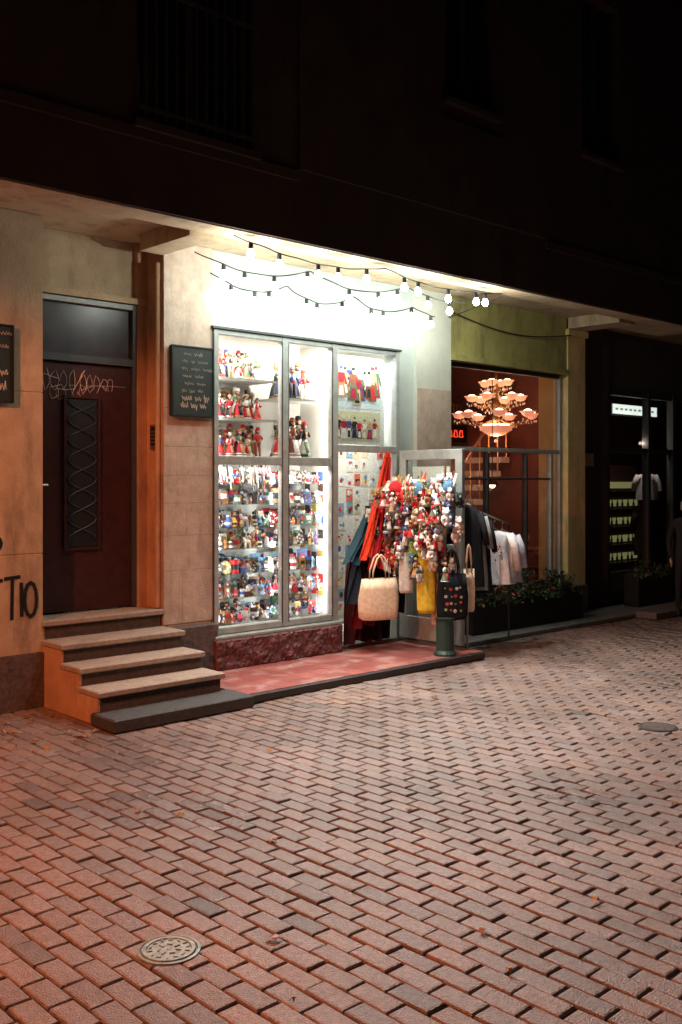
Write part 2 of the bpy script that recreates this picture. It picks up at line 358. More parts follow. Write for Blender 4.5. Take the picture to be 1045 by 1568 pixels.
for i in range(10): mb.box(5.9+i*.2,6.1+i*.2,1.3,2.0,.1+i*.2+.12,.1+i*.2+.2,'inwhite')
for i in range(10): mb.tube([(6.0+i*.2,1.28,.3+i*.2),(6.0+i*.2,1.28,1.15+i*.2)],.012,'brass',n=5)
mb.tube([(5.9,1.28,1.05),(8.0,1.28,3.15)],.028,'wood')
mb.obj('restaurant_room',B)
# framed pictures, bottles and counter in the restaurant
mb=MB(); random.seed(31)
for x,z in ((5.1,1.6),(5.6,1.75),(6.3,1.6),(6.9,1.7),(7.5,1.55),(5.2,2.7),(5.8,2.8),(6.6,3.0),(7.3,3.05)):
    ww,hh=U(.16,.24),U(.2,.3); mb.box(x-ww,x+ww,3.30,3.335,z-hh,z+hh,'brass'); mb.box(x-ww+.03,x+ww-.03,3.292,3.30,z-hh+.03,z+hh-.03,'vc',(.45,.38,.3)); mb.ball((x,3.292,z),.08,'vc',(.12,.1,.12),8,1,.1,1.2)
mb.obj('picture_frames')
mb=MB()
mb.box(1.4,4.62,2.2,2.3,0,3.7,'inwhite'); mb.box(1.0,4.62,-.1,2.2,0.04,.09,'inwhite'); mb.box(4.58,4.62,.1,2.2,.09,3.7,'inwhite'); mb.box(1.4,4.58,-.1,2.2,3.3,3.34,'inwhite')
mb.box(1.42,1.46,-.24,2.2,.3,3.3,'inwhite')
mb.box(1.46,2.92,.16,.19,.36,3.2,'inwhite'); mb.box(2.92,2.95,-.3,.19,.36,3.1,'inwhite')
mb.obj('souvenir_shop_room',B)
mb=MB(); yf0,yf1=YW-.02,YW+.05; K='frame'
def vbar(x,z0,z1,wd=.06,k=K,a=yf0,b=yf1): mb.bbox(x-wd/2,x+wd/2,a,b,z0,z1,k,.006)
def hbar(x0,x1,z,wd=.06,k=K,a=yf0+.004,b=yf1-.004): mb.bbox(x0,x1,a,b,z-wd/2,z+wd/2,k,.006)
vbar(1.49,.38,3.11,.05); vbar(2.29,.38,3.11,.07); vbar(2.93,.1,3.11,.07); vbar(3.82,.1,3.11,.05)
hbar(1.52,2.2525,3.085,.045);hbar(2.3275,2.89,3.085,.045);hbar(2.97,3.79,3.085,.045)
hbar(1.52,2.2525,1.94,.08);hbar(2.3275,2.89,1.94,.08);hbar(2.97,3.79,2.08,.07)
hbar(1.52,2.2525,.41);hbar(2.3275,2.89,.41)
mb.bbox(1.44,2.98,YW-.08,YW+.04,.345,.375,K,.006)
mb.box(1.44,3.86,YW-.04,YW+.04,3.11,3.13,'dframe')
for x in (1.462,2.252,2.328,2.892): mb.box(x-.004,x+.004,yf0-.002,yf0+.01,.42,3.06,'dframe')
mb.obj('shop_window_frames',B)
mb=MB(); mb.box(1.52,2.89,YW+.012,YW+.016,.42,3.05,'glass'); mb.box(2.97,3.79,YW+.012,YW+.016,2.12,3.05,'glass'); mb.obj('shop_window_glass',B)
def rock(u,v):
    x=1.42+u*1.52; z=.08+v*.265
    e=min(u,1-u,v,1-v)
    xx=(x*3.3)%1; jt=min(1,min(xx,1-xx)*18)
    d=.5+.9*mnoise.noise(Vector((x*9,z*9,3)))+.5*mnoise.noise(Vector((x*27,z*27,8)))+.25*mnoise.noise(Vector((x*60,z*60,1)))
    return (x,-.462-(.028*max(.1,d)*jt if e>.001 else 0),z)
mb=MB(); mb.sheet(rock,150,26,'redstone'); mb.box(1.42,2.94,-.46,-.2,.08,.346,'redstone'); mb.obj('rock_base',B)
mb=MB()
y0,y1=YW+.08,YW+.15
vbar(4.72,.5,3.1,.05,'dframe',y0,y1); vbar(6.91,.3,3.1,.05,K,y0,y1); vbar(6.72,.5,2.1,.05,K,y0,y1)
hbar(4.75,6.88,3.07,.05,'dframe',y0+.004,y1-.004); hbar(4.75,6.88,2.12,.05,'frame',y0+.004,y1-.004)
mb.box(4.68,6.95,y0-.02,y1,.1,.52,'dframe')
for x in (5.45,6.2): vbar(x,.52,2.09,.03,'dframe',y0,y1)
hbar(4.75,6.69,1.78,.025,'dframe',y0+.006,y1-.006)
mb.obj('restaurant_window_frames',B)
mb=MB(); mb.box(4.75,6.88,y0+.03,y0+.034,.52,3.05,'glass2'); mb.obj('restaurant_glass',B)
mb=MB()
mb.box(-.13,-.09,-.07,.0,.67,3.27,'dframe'); mb.box(.82,.858,-.07,.0,.67,3.27,'dframe'); mb.box(-.09,.82,-.07,.0,3.23,3.27,'frame'); mb.box(-.09,.82,-.075,.0,2.74,2.80,'dframe')
mb.box(-.09,.82,-.02,.0,2.80,3.23,'transom')
mb.bbox(-.085,.815,-.04,.0,.675,2.738,'door',.006)
mb.bbox(.2,.49,-.055,-.039,1.2,2.44,'black',.006); 
for x0,x1,z0,z1 in ((.18,.2,1.18,2.46),(.49,.51,1.18,2.46),(.2,.49,1.18,1.2),(.2,.49,2.44,2.46)): mb.box(x0,x1,-.066,-.04,z0,z1,'door')
for i in range(7):
    z=1.25+i*.165
    for sgn in(-1,1):
        mb.tube([(.345+sgn*.13*math.cos(math.pi*t/6),-.060,z+.165*t/6+.02) for t in range(7)],.007,'grille',n=5)
mb.tube([(-.05,-.04,1.72),(-.05,-.09,1.72),(.02,-.095,1.72)],.009,'steel')
mb.box(-.065,-.035,-.046,-.04,1.62,1.80,'brass')
mb.obj('entrance_door',B)
def tag(mb,x,z,s,y,k,r,seed):
    random.seed(seed); p=[]; cx=x
    for i in range(5):
        a0=U(0,6); n=7; ww=s*U(.5,1.1); hh=s*U(.7,1.3); d=random.choice([-1,1])
        for j in range(n): p.append((cx+ww*.5*math.cos(a0+d*j*.85),y,z+hh*math.sin(a0+d*j*.85)*(1-.3*(j%2))))
        cx+=s*U(.7,1.1)
    mb.tube(p,r,k,n=4)
mb=MB(); tag(mb,.03,2.58,.10,-.043,'tagw',.003,4); tag(mb,.10,2.48,.08,-.0435,'tagw',.0026,8); tag(mb,.36,2.57,.07,-.044,'tagw',.0026,12)
mb.tube([(.0,-.043,2.62),(-.04,-.043,2.4),(-.06,-.043,2.1)],.002,'tagw',n=4); mb.tube([(.4,-.043,2.55),(.6,-.043,2.56),(.76,-.043,2.56)],.002,'tagw',n=4)
mb.obj('door_graffiti',B)
def stroke(mb,pts,r=.014,k='black',y=YW-.003):
    for a,b in zip(pts,pts[1:]):
        a=Vector(a);b=Vector(b);d=(b-a); d.normalize(); n=Vector((-d.y,d.x))*r; a=a-d*r*.4;b=b+d*r*.4
        mb.add([(a.x+n.x,y,a.y+n.y),(a.x-n.x,y,a.y-n.y),(b.x-n.x,y,b.y-n.y),(b.x+n.x,y,b.y+n.y)],[(0,1,2,3)],k)
        y-=.0003
mb=MB()
stroke(mb,[(-.62,.99),(-.48,1.0)]); stroke(mb,[(-.55,1.0),(-.555,.72)],y=YW-.0045); stroke(mb,[(-.46,1.01),(-.34,1.02)],y=YW-.004); stroke(mb,[(-.40,1.01),(-.405,.70)],y=YW-.005); stroke(mb,[(-.33,.97),(-.325,.72)],y=YW-.006)
stroke(mb,[(-.255+.05*math.cos(a*math.pi/6),.84+.13*math.sin(a*math.pi/6)) for a in range(13)],y=YW-.007)
stroke(mb,[(-.55+.06*math.cos(a*math.pi/6),1.28+.06*math.sin(a*math.pi/6)) for a in range(-5,6)],y=YW-.004)
mb.obj('wall_graffiti',B)

# ---------------------------------------------------------------- steps, platform, kerb
mb=MB()
st=[(.66,-.36),(.515,-.67),(.375,-.95),(.24,-1.22)]
prev=-.045
for z,y in st:
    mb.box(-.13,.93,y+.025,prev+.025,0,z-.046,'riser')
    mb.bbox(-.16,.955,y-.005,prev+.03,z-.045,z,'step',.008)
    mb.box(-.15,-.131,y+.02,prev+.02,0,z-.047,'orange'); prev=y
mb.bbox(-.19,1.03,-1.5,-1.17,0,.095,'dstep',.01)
mb.obj('entrance_steps')
mb=MB(); mb.bbox(1.035,3.98,-1.40,YW+.3,.0,.074,'dstep',.012); mb.box(1.045,3.965,-1.385,-.35,.07,.08,'tiles'); mb.box(2.98,3.8,-.40,-.2,.08,.12,'kerb')
mb.obj('tiled_platform')
mb=MB(); 
for i in range(22): mb.bbox(3.985+i*.6,3.985+i*.6+.595,-.85,-.2,0,.055,'kerb',.008)
mb.obj('stone_kerb')
mb=MB(); mb.bbox(7.7,9.9,-1.15,-.86,0,.09,'kerb',.012); mb.obj('doorstep_slab')

# ---------------------------------------------------------------- wall items
def sign(name,x0,x1,z0,z1,seed,lines):
    s=MB(); s.bbox(x0,x1,YW-.05,YW-.012,z0,z1,'board',.006); s.box(x0+.03,x1-.03,YW-.02,YW+.002,z0+.05,z1-.05,'black')
    for a in ((x0,x0+.012,z0,z1),(x1-.012,x1,z0,z1),(x0+.012,x1-.012,z0,z0+.012),(x0+.012,x1-.012,z1-.012,z1)): s.box(a[0],a[1],YW-.058,YW-.05,a[2],a[3],'black')
    random.seed(seed); dz=(z1-z0-.1)/lines
    for i in range(lines):
        z=z1-.07-i*dz; cx=(x0+x1)/2; hw=(x1-x0)*(.3 if i<lines-1 else .36)*U(.7,1); hh=.010 if i<lines-2 else .02
        x=cx-hw
        while x<cx+hw:
            wl=U(.05,.12); pts=[]
            n=int(wl/.006)
            for j in range(n):
                pts.append((x+j*.006,YW-.0525,z+hh*math.sin(j*1.7+R())*(1 if R()<.8 else 1.9)))
            if len(pts)>2: s.tube(pts,.0016 if i<lines-2 else .0026,'chalk',n=4)
            x+=wl+.02
    return s.obj(name)
sign('chalkboard_sign',1.0,1.44,2.31,2.92,3,8)
sign('wall_sign',-.85,-.41,2.34,2.93,5,5)
mb=MB()
mb.bbox(.935,.953,-.31,-.16,2.02,2.24,'brass',.004); mb.box(.929,.937,-.295,-.175,2.06,2.22,'black')
for i in range(4): mb.box(.925,.93,-.28,-.19,2.08+i*.03,2.095+i*.03,'steel')
mb.obj('intercom_panel')
# ---------------------------------------------------------------- string lights
random.seed(7)
SL=empty('string_lights')
mb=MB(); sk_=MB(); bu=MB(); lamps=[]
strands=[((1.0,-1.28),(4.5,-1.2),3.66,10,.07),((1.0,-.75),(4.2,-1.0),3.62,9,.09),((1.3,-.55),(4.15,-.6),3.52,10,.09)]
for si,(a,b,z,n,sag) in enumerate(strands):
    pts=[]
    for i in range(n*8+1):
        t=i/(n*8); q=(t*(2+si*.7))%1
        pts.append((a[0]+(b[0]-a[0])*t,a[1]+(b[1]-a[1])*t+.012*math.sin(i*.7+si),z+.03-sag*4*q*(1-q)*(1+.3*math.sin(i*.05))))
    mb.tube(pts,.006,'black',n=5)
    for i in range(n):
        p=pts[min(n*8,i*8+4+random.randint(-2,2))]; x,y,zz=p
        sk_.lathe((x,y,zz-.055),[(.016,0),(.019,.01),(.018,.05),(.006,.058)],'black',(1,1,1),8)
        bu.lathe((x,y,zz-.13),[(.001,0),(.018,.004),(.030,.020),(.033,.036),(.026,.056),(.014,.076)],'bulb',(1,1,1),10)
        lamps.append((si,x,y,zz-.17))
mb.tube([(4.5,-1.2,3.66),(4.6,-.4,3.55)],.006,'black',n=5)
mb.tube([(4.64+2.3*t/12,-.40,3.62-.12*math.sin(math.pi*t/12)-.03*t/12) for t in range(13)],.008,'black',n=5)
mb.obj('cable',SL); sk_.obj('sockets',SL); bu.obj('bulbs',SL,True)
def light(name,typ,loc,power,col,parent=None,**k):
    d=bpy.data.lights.new(name,typ); d.energy=power; d.color=col
    for a,b in k.items():
        if a!='rot': setattr(d,a,b)
    o=bpy.data.objects.new(name,d); o.location=loc; sc.collection.objects.link(o)
    if 'rot' in k: o.rotation_euler=k['rot']
    if parent: o.parent=parent
    return o
for i,(si,x,y,z) in enumerate(lamps):
    if si==0 and i%3==0: light('bulb_light','POINT',(x,y,z),16,(.96,1,.88),SL,shadow_soft_size=.025)
    elif si==0 and i%3==1: light('pavement_fill','SPOT',(x,y,z),400,(.93,.98,.92),SL,shadow_soft_size=.03,spot_size=math.radians(125),spot_blend=.9,rot=(math.radians(-36),0,0))  # spot is an added fill aimed at the pavement, beyond the bulbs' own light
    elif si==1 and i%4==0: light('bulb_light','POINT',(x,y,z),6,(.88,1,.93),SL,shadow_soft_size=.025)

# ---------------------------------------------------------------- goods
PAL=[(.75,.03,.03),(.8,.75,.65),(.03,.03,.04),(.6,.05,.08),(.85,.8,.75),(.05,.12,.4),(.6,.3,.05),(.1,.25,.15),(.3,.12,.05),(.65,.45,.12),(.45,.02,.03),(.12,.3,.5),(.7,.72,.75),(.5,.3,.2),(.8,.8,.78),(.03,.03,.03),(.82,.8,.76),(.1,.05,.04),(.5,.5,.48),(.02,.02,.03),(.05,.04,.04),(.25,.25,.27)]
PALD=[(.62,.02,.03),(.62,.02,.03),(.8,.76,.68),(.82,.8,.76),(.02,.02,.025),(.02,.02,.02),(.3,.1,.05),(.06,.08,.22),(.4,.02,.05),(.55,.4,.22),(.8,.75,.7),(.12,.18,.1),(.5,.25,.1)]
SKIN=(.75,.45,.32)
def doll(m,x,y,z,h):
    a=random.choice(PALD);b=random.choice(PALD);c=random.choice(PALD);hat=random.choice(PALD);hair=random.choice([(.05,.03,.02),(.2,.1,.04),(.4,.25,.1)])
    yaw=U(-.5,.5); wd=U(.85,1.15)
    if R()<.68:
        w_=U(.8,1.15)
        m.lathe((x,y,z),[(.23*h*w_,0),(.235*h*w_,.03*h),(.22*h*w_,.07*h),(.21*h*w_,.11*h),(.16*h*w_,.3*h),(.07*h,.52*h)],'vc',[b,c,b,a,a],16,1,.8,fold=.09,nf=7,ph=U(0,6))
        ap=random.choice(PALD); m.obox((x+.03*h*yaw,y-.155*h*w_,z+.28*h),.15*h,.012*h,.34*h,yaw*.4,'vc',ap,-.35); m.obox((x+.03*h*yaw,y-.2*h*w_,z+.13*h),.15*h,.012*h,.025*h,yaw*.4,'vc',c,-.35)
    else:
        for s in(-1,1):
            m.tube([(x+s*.06*h,y,z+.5*h),(x+s*.075*h,y,z+.25*h),(x+s*.08*h,y-.01,z+.02*h)],[.065*h,.055*h,.04*h],'vc',a,7)
            m.tube([(x+s*.08*h,y,z+.2*h),(x+s*.08*h,y,z+.02*h),(x+s*.08*h,y-.06*h,z+.015*h)],[.05*h,.045*h,.035*h],'vc',(.03,.02,.02),7)
    m.lathe((x,y,z),[(.088*h*wd,.46*h),(.085*h*wd,.53*h),(.12*h*wd,.64*h),(.115*h*wd,.72*h),(.04*h,.78*h),(.033*h,.82*h)],'vc',[b,c,c,c,SKIN],10,1,.7)
    m.obox((x,y-.085*h,z+.64*h),.07*h,.01*h,.16*h,yaw*.3,'vc',random.choice(PALD))
    m.ball((x,y,z+.88*h),.075*h,'vc',SKIN,9,1,1,1.15)
    m.lathe((x,y+.02*h,z+.88*h),[(.07*h,-.09*h),(.085*h,-.02*h),(.086*h,.03*h),(.06*h,.08*h),(.001,.1*h)],'vc',hair,9)
    if R()<.75: 
        br=U(.09,.14)*h; m.lathe((x,y,z+.92*h),[(br,.0),(br*.98,.012*h),(.075*h,.02*h),(.07*h,.09*h),(.001,.11*h)],'vc',hat,10)
    up=U(-.08,.12)
    for s in(-1,1):
        e=(x+s*U(.12,.26)*h,y-U(.02,.14)*h,z+(U(.42,.62) + (max(0,up)*2 if s>0 else 0))*h)
        mid=(x+s*.19*h,y-.03*h,z+.6*h)
        m.tube([(x+s*.11*h,y,z+.71*h),mid,e],[.048*h,.045*h,.022*h],'vc',c if R()<.8 else (.8,.78,.74),6)
        m.ball(e,.025*h,'vc',SKIN,6)
def nest(m,x,y,z,h):
    a=random.choice(PAL);b=random.choice(PAL)
    m.lathe((x,y,z),[(.2*h,0),(.27*h,.15*h),(.29*h,.35*h),(.22*h,.55*h),(.17*h,.66*h),(.19*h,.8*h),(.13*h,.95*h),(.001,h)],'vc',[a,b,a,a,b,a,a],12)
    m.ball((x,y-.13*h,z+.76*h),.1*h,'vc',SKIN,8,1,.6,1)
def mug(m,x,y,z,h):
    a=random.choice(PAL); m.lathe((x,y,z),[(.33*h,0),(.36*h,.05*h),(.36*h,.3*h),(.36*h,.7*h),(.36*h,h),(.32*h,h),(.3*h,.1*h)],'vc',[a,a,random.choice(PAL),a,a],12)
    m.tube([(x+.34*h,y,z+.8*h),(x+.6*h,y,z+.7*h),(x+.6*h,y,z+.35*h),(x+.34*h,y,z+.2*h)],.05*h,'vc',a,6)
def plate(m,x,y,z,h):
    a=random.choice(PAL); r=h/2; vs=[];n=18
    for rr,dy in ((1,0),(.78,.015),(.4,.02),(.15,.02)):
        for i in range(n):
            t=2*math.pi*i/n; vs.append((x+r*rr*math.cos(t),y+dy+.25*r*(1+rr*math.sin(t)),z+r+r*rr*math.sin(t)))
    fs=[];cs=[]
    for j in range(3):
        c=[a,(.8,.8,.75),random.choice(PAL)][j]
        for i in range(n): fs.append((j*n+i,j*n+(i+1)%n,(j+1)*n+(i+1)%n,(j+1)*n+i)); cs.append(c if i%3 else a)
    fs.append(tuple(3*n+i for i in range(n))); cs.append(random.choice(PAL)); m.add(vs,fs,'vc',cs)
def card(m,x,y,z,h):
    wd=h*U(.6,.8); m.obox((x,y,z+h/2),wd,.006,h,U(-.3,.3),'vc',random.choice(PAL),-.15)
    m.obox((x,y-.006,z+h*.6),wd*.7,.004,h*.35,0,'vc',random.choice(PAL),-.15); m.obox((x,y-.006,z+h*.2),wd*.5,.004,h*.12,0,'vc',random.choice(PAL),-.15)
def bx(m,x,y,z,h): 
    m.obox((x,y,z+h*.25),h*.7,h*.4,h*.5,U(-.4,.4),'vc',random.choice(PAL)); m.obox((x,y,z+h*.6),h*.5,h*.3,h*.2,U(-.4,.4),'vc',random.choice(PAL)); m.ball((x,y,z+h*.8),h*.14,'vc',random.choice(PAL),7)
def vase(m,x,y,z,h):
    a=random.choice(PAL);b=random.choice(PAL); m.lathe((x,y,z),[(.15*h,0),(.28*h,.2*h),(.3*h,.4*h),(.15*h,.7*h),(.1*h,.85*h),(.16*h,h)],'vc',[a,b,a,a,b],10)
def horse(m,x,y,z,h):
    a=random.choice(PAL); m.ball((x,y,z+.55*h),.2*h,'vc',a,8,1.6,.8,.9)
    for sx in(-1,1):
        for sy in(-1,1): m.tube([(x+sx*.22*h,y+sy*.08*h,z+.5*h),(x+sx*.25*h,y+sy*.08*h,z)],[.07*h,.035*h],'vc',a,5)
    m.tube([(x-.25*h,y,z+.6*h),(x-.38*h,y,z+.9*h),(x-.52*h,y,z+.85*h)],[.12*h,.09*h,.05*h],'vc',a,6); m.tube([(x+.3*h,y,z+.6*h),(x+.45*h,y,z+.3*h)],[.05*h,.02*h],'vc',(.05,.03,.02),5)
def plush(m,x,y,z,h,col=None):
    a=col or random.choice([(.75,.7,.62),(.6,.04,.04),(.03,.03,.03),(.35,.18,.08),(.8,.78,.75),(.1,.16,.35),(.55,.4,.25),(.8,.75,.7),(.5,.04,.05),(.75,.55,.45),(.2,.1,.07),(.8,.8,.78)])
    m.ball((x,y,z+.3*h),.25*h,'cloth',a,9,1,.9,1.15); m.ball((x-.03*h,y-.06*h,z+.68*h),.2*h,'cloth',a,9)
    fx,fy=x-.12*h,y-.2*h
    m.ball((fx,fy,z+.64*h),.09*h,'cloth',tuple(min(.85,q*1.5+.15) for q in a),7)
    for s in(-1,1):
        m.ball((x+s*.15*h,y,z+.85*h),.07*h,'cloth',a,7); m.ball((x+s*.24*h,y-.08*h,z+.35*h),.09*h,'cloth',a,7,1,1,1.4); m.ball((x+s*.15*h,y-.15*h,z+.07*h),.1*h,'cloth',a,7)
        m.ball((fx+s*.07*h-.02*h,fy+.02*h,z+.75*h),.02*h,'vc',(.01,.01,.01),5)
    if R()<.6: m.lathe((x,y,z),[(.17*h,.44*h),(.2*h,.5*h),(.17*h,.55*h)],'cloth',random.choice(PAL),9)

random.seed(11)
shelf=MB(); dol=MB(); goods=MB()
M['shelfglass']=glassmat('shelf_glass',.12,(.93,.97,.95))
for (x0,x1,zz) in ((1.53,2.25,(1.985,2.33,2.70)),(2.34,2.88,(1.985,2.55))):
    for k,z in enumerate(zz):
        top=(zz[k+1] if k+1<len(zz) else 3.04)-z
        if z>2: shelf.box(x0-.02,x1+.02,-.25,.155,z-.012,z,'inwhite'); shelf.box(x0-.02,x1+.02,-.256,-.25,z-.02,z+.002,'frame')
        n=int((x1-x0)/(.105 if top<.4 else .14))
        for row in range(2 if top>.4 else 3):
            for i in range(n):
                x=x0+.05+(x1-x0-.1)*(i+.33*row)/n+U(-.02,.02); h=min(top*U(.62,.95),.44)*(.86+.07*row)
                doll(dol,x,-.17+row*.12+U(-.02,.02),z,h)
LV=(.45,.68,.90,1.13,1.33,1.54,1.73)
for (x0,x1) in ((1.53,2.25),(2.34,2.88)):
    for li,z in enumerate(LV):
        if li>0: shelf.box(x0-.02,x1+.02,-.25,.155,z-.007,z,'shelfglass')
        for row in range(4):
            x=x0+.03
            while x<x1-.02:
                h=U(.055,.125)+.022*row; fn=random.choice([nest,mug,plate,card,card,card,bx,doll,doll,vase,horse,vase])
                if li in (2,5): fn=random.choice([plate,card,card,mug,bx])
                if fn is doll: h*=1.25
                if li==6: h*=.75
                fn(goods,x,-.22+row*.10+U(-.02,.02),z,h); x+=h*U(.42,.9)
for i in range(26):
    for j in range(5):
        if R()<.5:
            x=1.5+i*.054; z=.6+j*.25+U(-.02,.02); goods.box(x,x+.042,.145+R()*.01,.158,z,z+.06,'vc',random.choice(PAL))
for i in range(26):
    x=1.56+U(0,.65); goods.tube([(x,-.24,1.9),(x+.02,-.25,1.72+U(-.05,.1))],.006,'vc',random.choice([(.7,.7,.7),(.5,.5,.5),(.6,.1,.1),(.05,.05,.05)]),5)
for i in range(900):
    x=U(1.54,2.27) if R()<.6 else U(2.34,2.87); li=random.randint(0,6); z=LV[li]+U(.005,.12); s=U(.008,.028)
    if R()<.5: goods.ball((x,U(-.25,.1),z),s*.6,'vc',random.choice(PAL),6)
    else: goods.obox((x,U(-.25,.1),z),s,s*.5,s*U(.6,1.6),U(0,3),'vc',random.choice(PAL),U(-.4,.4))
# small prints hung on the side panels of the cases
for j in range(12):
    for yy in (-.2,-.1,0,.08):
        if R()<.75:
            z=.5+j*.115+U(-.01,.01); goods.box(2.912,2.918,yy,yy+.07,z,z+.085,'vc',random.choice(PAL))
shelf.obj('display_shelves'); dol.obj('costume_dolls',None,True); goods.obj('souvenir_goods')
def figprint(m,x,z,h,y,k='vc'):
    a=random.choice(PALD);b=random.choice(PALD)
    def poly(p,c,dy): m.add([(x+q[0]*h,y-dy,z+q[1]*h) for q in p],[tuple(range(len(p)))],k,c)
    w_=U(.6,1.2)
    poly([(-.2*w_,0),(.2*w_,0),(.1,.5),(-.1,.5)],a,0.0002); poly([(-.1,.45),(.1,.45),(.13,.75),(-.13,.75)],b,.0003)
    sh=U(-.15,.15)
    poly([(-.13,.75),(-.22,.45+sh),(-.17,.42+sh),(-.08,.68)],b,.0004); poly([(.13,.75),(.24,.5-sh),(.19,.46-sh),(.08,.68)],b,.0004)
    poly([(.06*math.cos(t),.83+.08*math.sin(t)) for t in [i*.785 for i in range(8)]],SKIN,.0005)
    poly([(-.08,.86),(.08,.86),(.06,.96),(-.06,.96)],random.choice(PALD),.0006)
    poly([(-.12*w_,.05),(.12*w_,.05),(.07,.35),(-.07,.35)],random.choice(PALD),.0007)
mb=MB(); yp=-.2
mb.box(3.0,3.78,yp,yp+.01,2.13,3.04,'vc',(.78,.80,.78))
mb.box(3.03,3.74,yp-.002,yp,2.50,3.0,'vc',(.62,.74,.76)); mb.box(3.05,3.72,yp-.002,yp,2.16,2.47,'vc',(.62,.62,.40))
for i in range(11): figprint(mb,3.10+((i*7)%11)*.056,2.53+U(0,.11),U(.26,.38),yp-.003-i*.0009)
for i in range(8): figprint(mb,3.12+((i*5)%8)*.074,2.18+U(0,.03),U(.2,.26),yp-.003-i*.0009)
mb.obj('costume_poster')
mb=MB(); mb.box(3.2,4.56,.30,.33,.2,2.6,'vc',(.78,.77,.72))
for i in range(11):
    for j in range(14):
        x=3.22+i*.12+U(-.012,.012); z=.3+j*.155+U(-.01,.01); y=.297-R()*.004
        if R()<.9:
            c=random.choice([(.75,.72,.66),(.65,.15,.12),(.25,.38,.5),(.75,.6,.4),(.7,.7,.7),(.78,.76,.72),(.78,.7,.6)]); mb.box(x,x+.09,y,.3,z,z+.13,'vc',c)
            for q in range(3): mb.ball((x+U(.02,.07),y,z+U(.03,.1)),U(.012,.028),'vc',random.choice(PAL),7,1,.1,U(.6,1.4))
mb.obj('postcard_panel')
def shirt(m,x,y,zt,h,w_,ang,col,slv=.5,k='cloth',fold=.12,rows=None):
    prof=[(w_*.52,-h),(w_*.5,-h*.8),(w_*.46,-h*.5),(w_*.45,-h*.25),(w_*.46,-h*.1),(w_*.3,-h*.03),(w_*.13,0)]
    m.lathe((x,y,zt),prof,k,rows or col,28,1,.28,ang,fold=fold,nf=7,ph=U(0,6))
    ca,sa=math.cos(ang),math.sin(ang)
    for s in(-1,1):
        p=[(x+s*w_*.4*ca,y+s*w_*.4*sa,zt-h*.08),(x+s*w_*.56*ca,y+s*w_*.56*sa,zt-h*.3),(x+s*w_*.64*ca,y+s*w_*.64*sa,zt-h*(.3+slv*.6))]
        m.tube(p,[w_*.13,w_*.11,w_*.1],k,col,8)
    m.tube([(x-w_*.3*ca,y-w_*.3*sa,zt-.03),(x,y,zt+.03),(x+w_*.3*ca,y+w_*.3*sa,zt-.03)],.006,'steel')
    m.tube([(x,y,zt+.03),(x,y,zt+.09),(x+.02,y,zt+.11),(x+.03,y,zt+.09)],.003,'steel')
def robj(m,name): return m.obj(name,None,True)
dm=MB(); 
def dbox(u0,u1,z0,z1,k,t=.02): dm.bbox(3.83-t,3.83+t,-.40-u1,-.40-u0,z0,z1,k,.004)
dbox(0,.09,.13,2.07,'frame'); dbox(.76,.85,.13,2.07,'frame'); dbox(.09,.76,1.97,2.07,'frame'); dbox(.09,.76,.13,.36,'frame'); dbox(.09,.76,1.05,1.12,'frame')
dm.box(3.828,3.832,-1.16,-.49,.36,1.97,'glass'); dm.tube([(3.79,-1.2,1.0),(3.76,-1.2,1.02),(3.76,-1.2,1.25),(3.79,-1.2,1.27)],.01,'steel')
dm.box(3.80,3.808,-1.1,-.6,1.75,1.9,'vc',(.5,.6,.55))
dm.obj('open_shop_door')
random.seed(21)
rk=MB()
for y in (-.48,-.85,-1.28): rk.tube([(3.66,y,.5),(3.66,y,1.85)],.01,'steel')
for z in (1.0,1.25,1.5,1.72): rk.tube([(3.64,-.42,z),(3.64,-1.32,z)],.007,'steel')
rk.lathe((3.52,-1.28,.08),[(.11,0),(.11,.02),(.085,.05),(.085,.33),(.1,.36),(.001,.37)],'vc',(.02,.045,.035),16)
rk.tube([(3.52,-1.28,.3),(3.52,-1.28,1.9)],.014,'steel')
rk.obj('display_rack')
pl=MB()
for i in range(150):
    while True:
        u,v=U(-1,1),U(-1,1)
        if u*u*u*u+v*v<1: break
    y=-.90+u*.56; z=1.20+v*.46-u*.06; x=3.50+U(-.18,.08)+.1*(abs(v)**2)
    plush(pl,x,y,z,U(.11,.2))
robj(pl,'plush_toys')
dd=MB()
for i in range(60): doll(dd,3.38+U(-.08,.06),-.90+U(-.5,.5),1.20+U(-.45,.42),U(.13,.2))
dd.obj('hanging_dolls',None,True)
ht=MB()
for i in range(13):
    y=-.47-i*.07; z=1.58+U(-.07,.10); c=random.choice([(.7,.05,.04),(.8,.75,.7),(.65,.04,.04),(.05,.05,.06),(.1,.2,.3),(.5,.3,.15)])
    x=3.50+U(-.05,.03); s=U(.65,.95)
    ht.lathe((x,y,z),[(.085*s,-.02),(.09*s,0),(.088*s,.03),(.07*s,.08*s),(.03*s,.115*s),(.001,.12*s)],'cloth',[random.choice(PAL),c,c,c,c],12,fold=.05,nf=9); 
    if R()<.6: ht.ball((x,y,z+.125*s),.022,'cloth',(.8,.8,.75),7)
robj(ht,'knitted_hats')
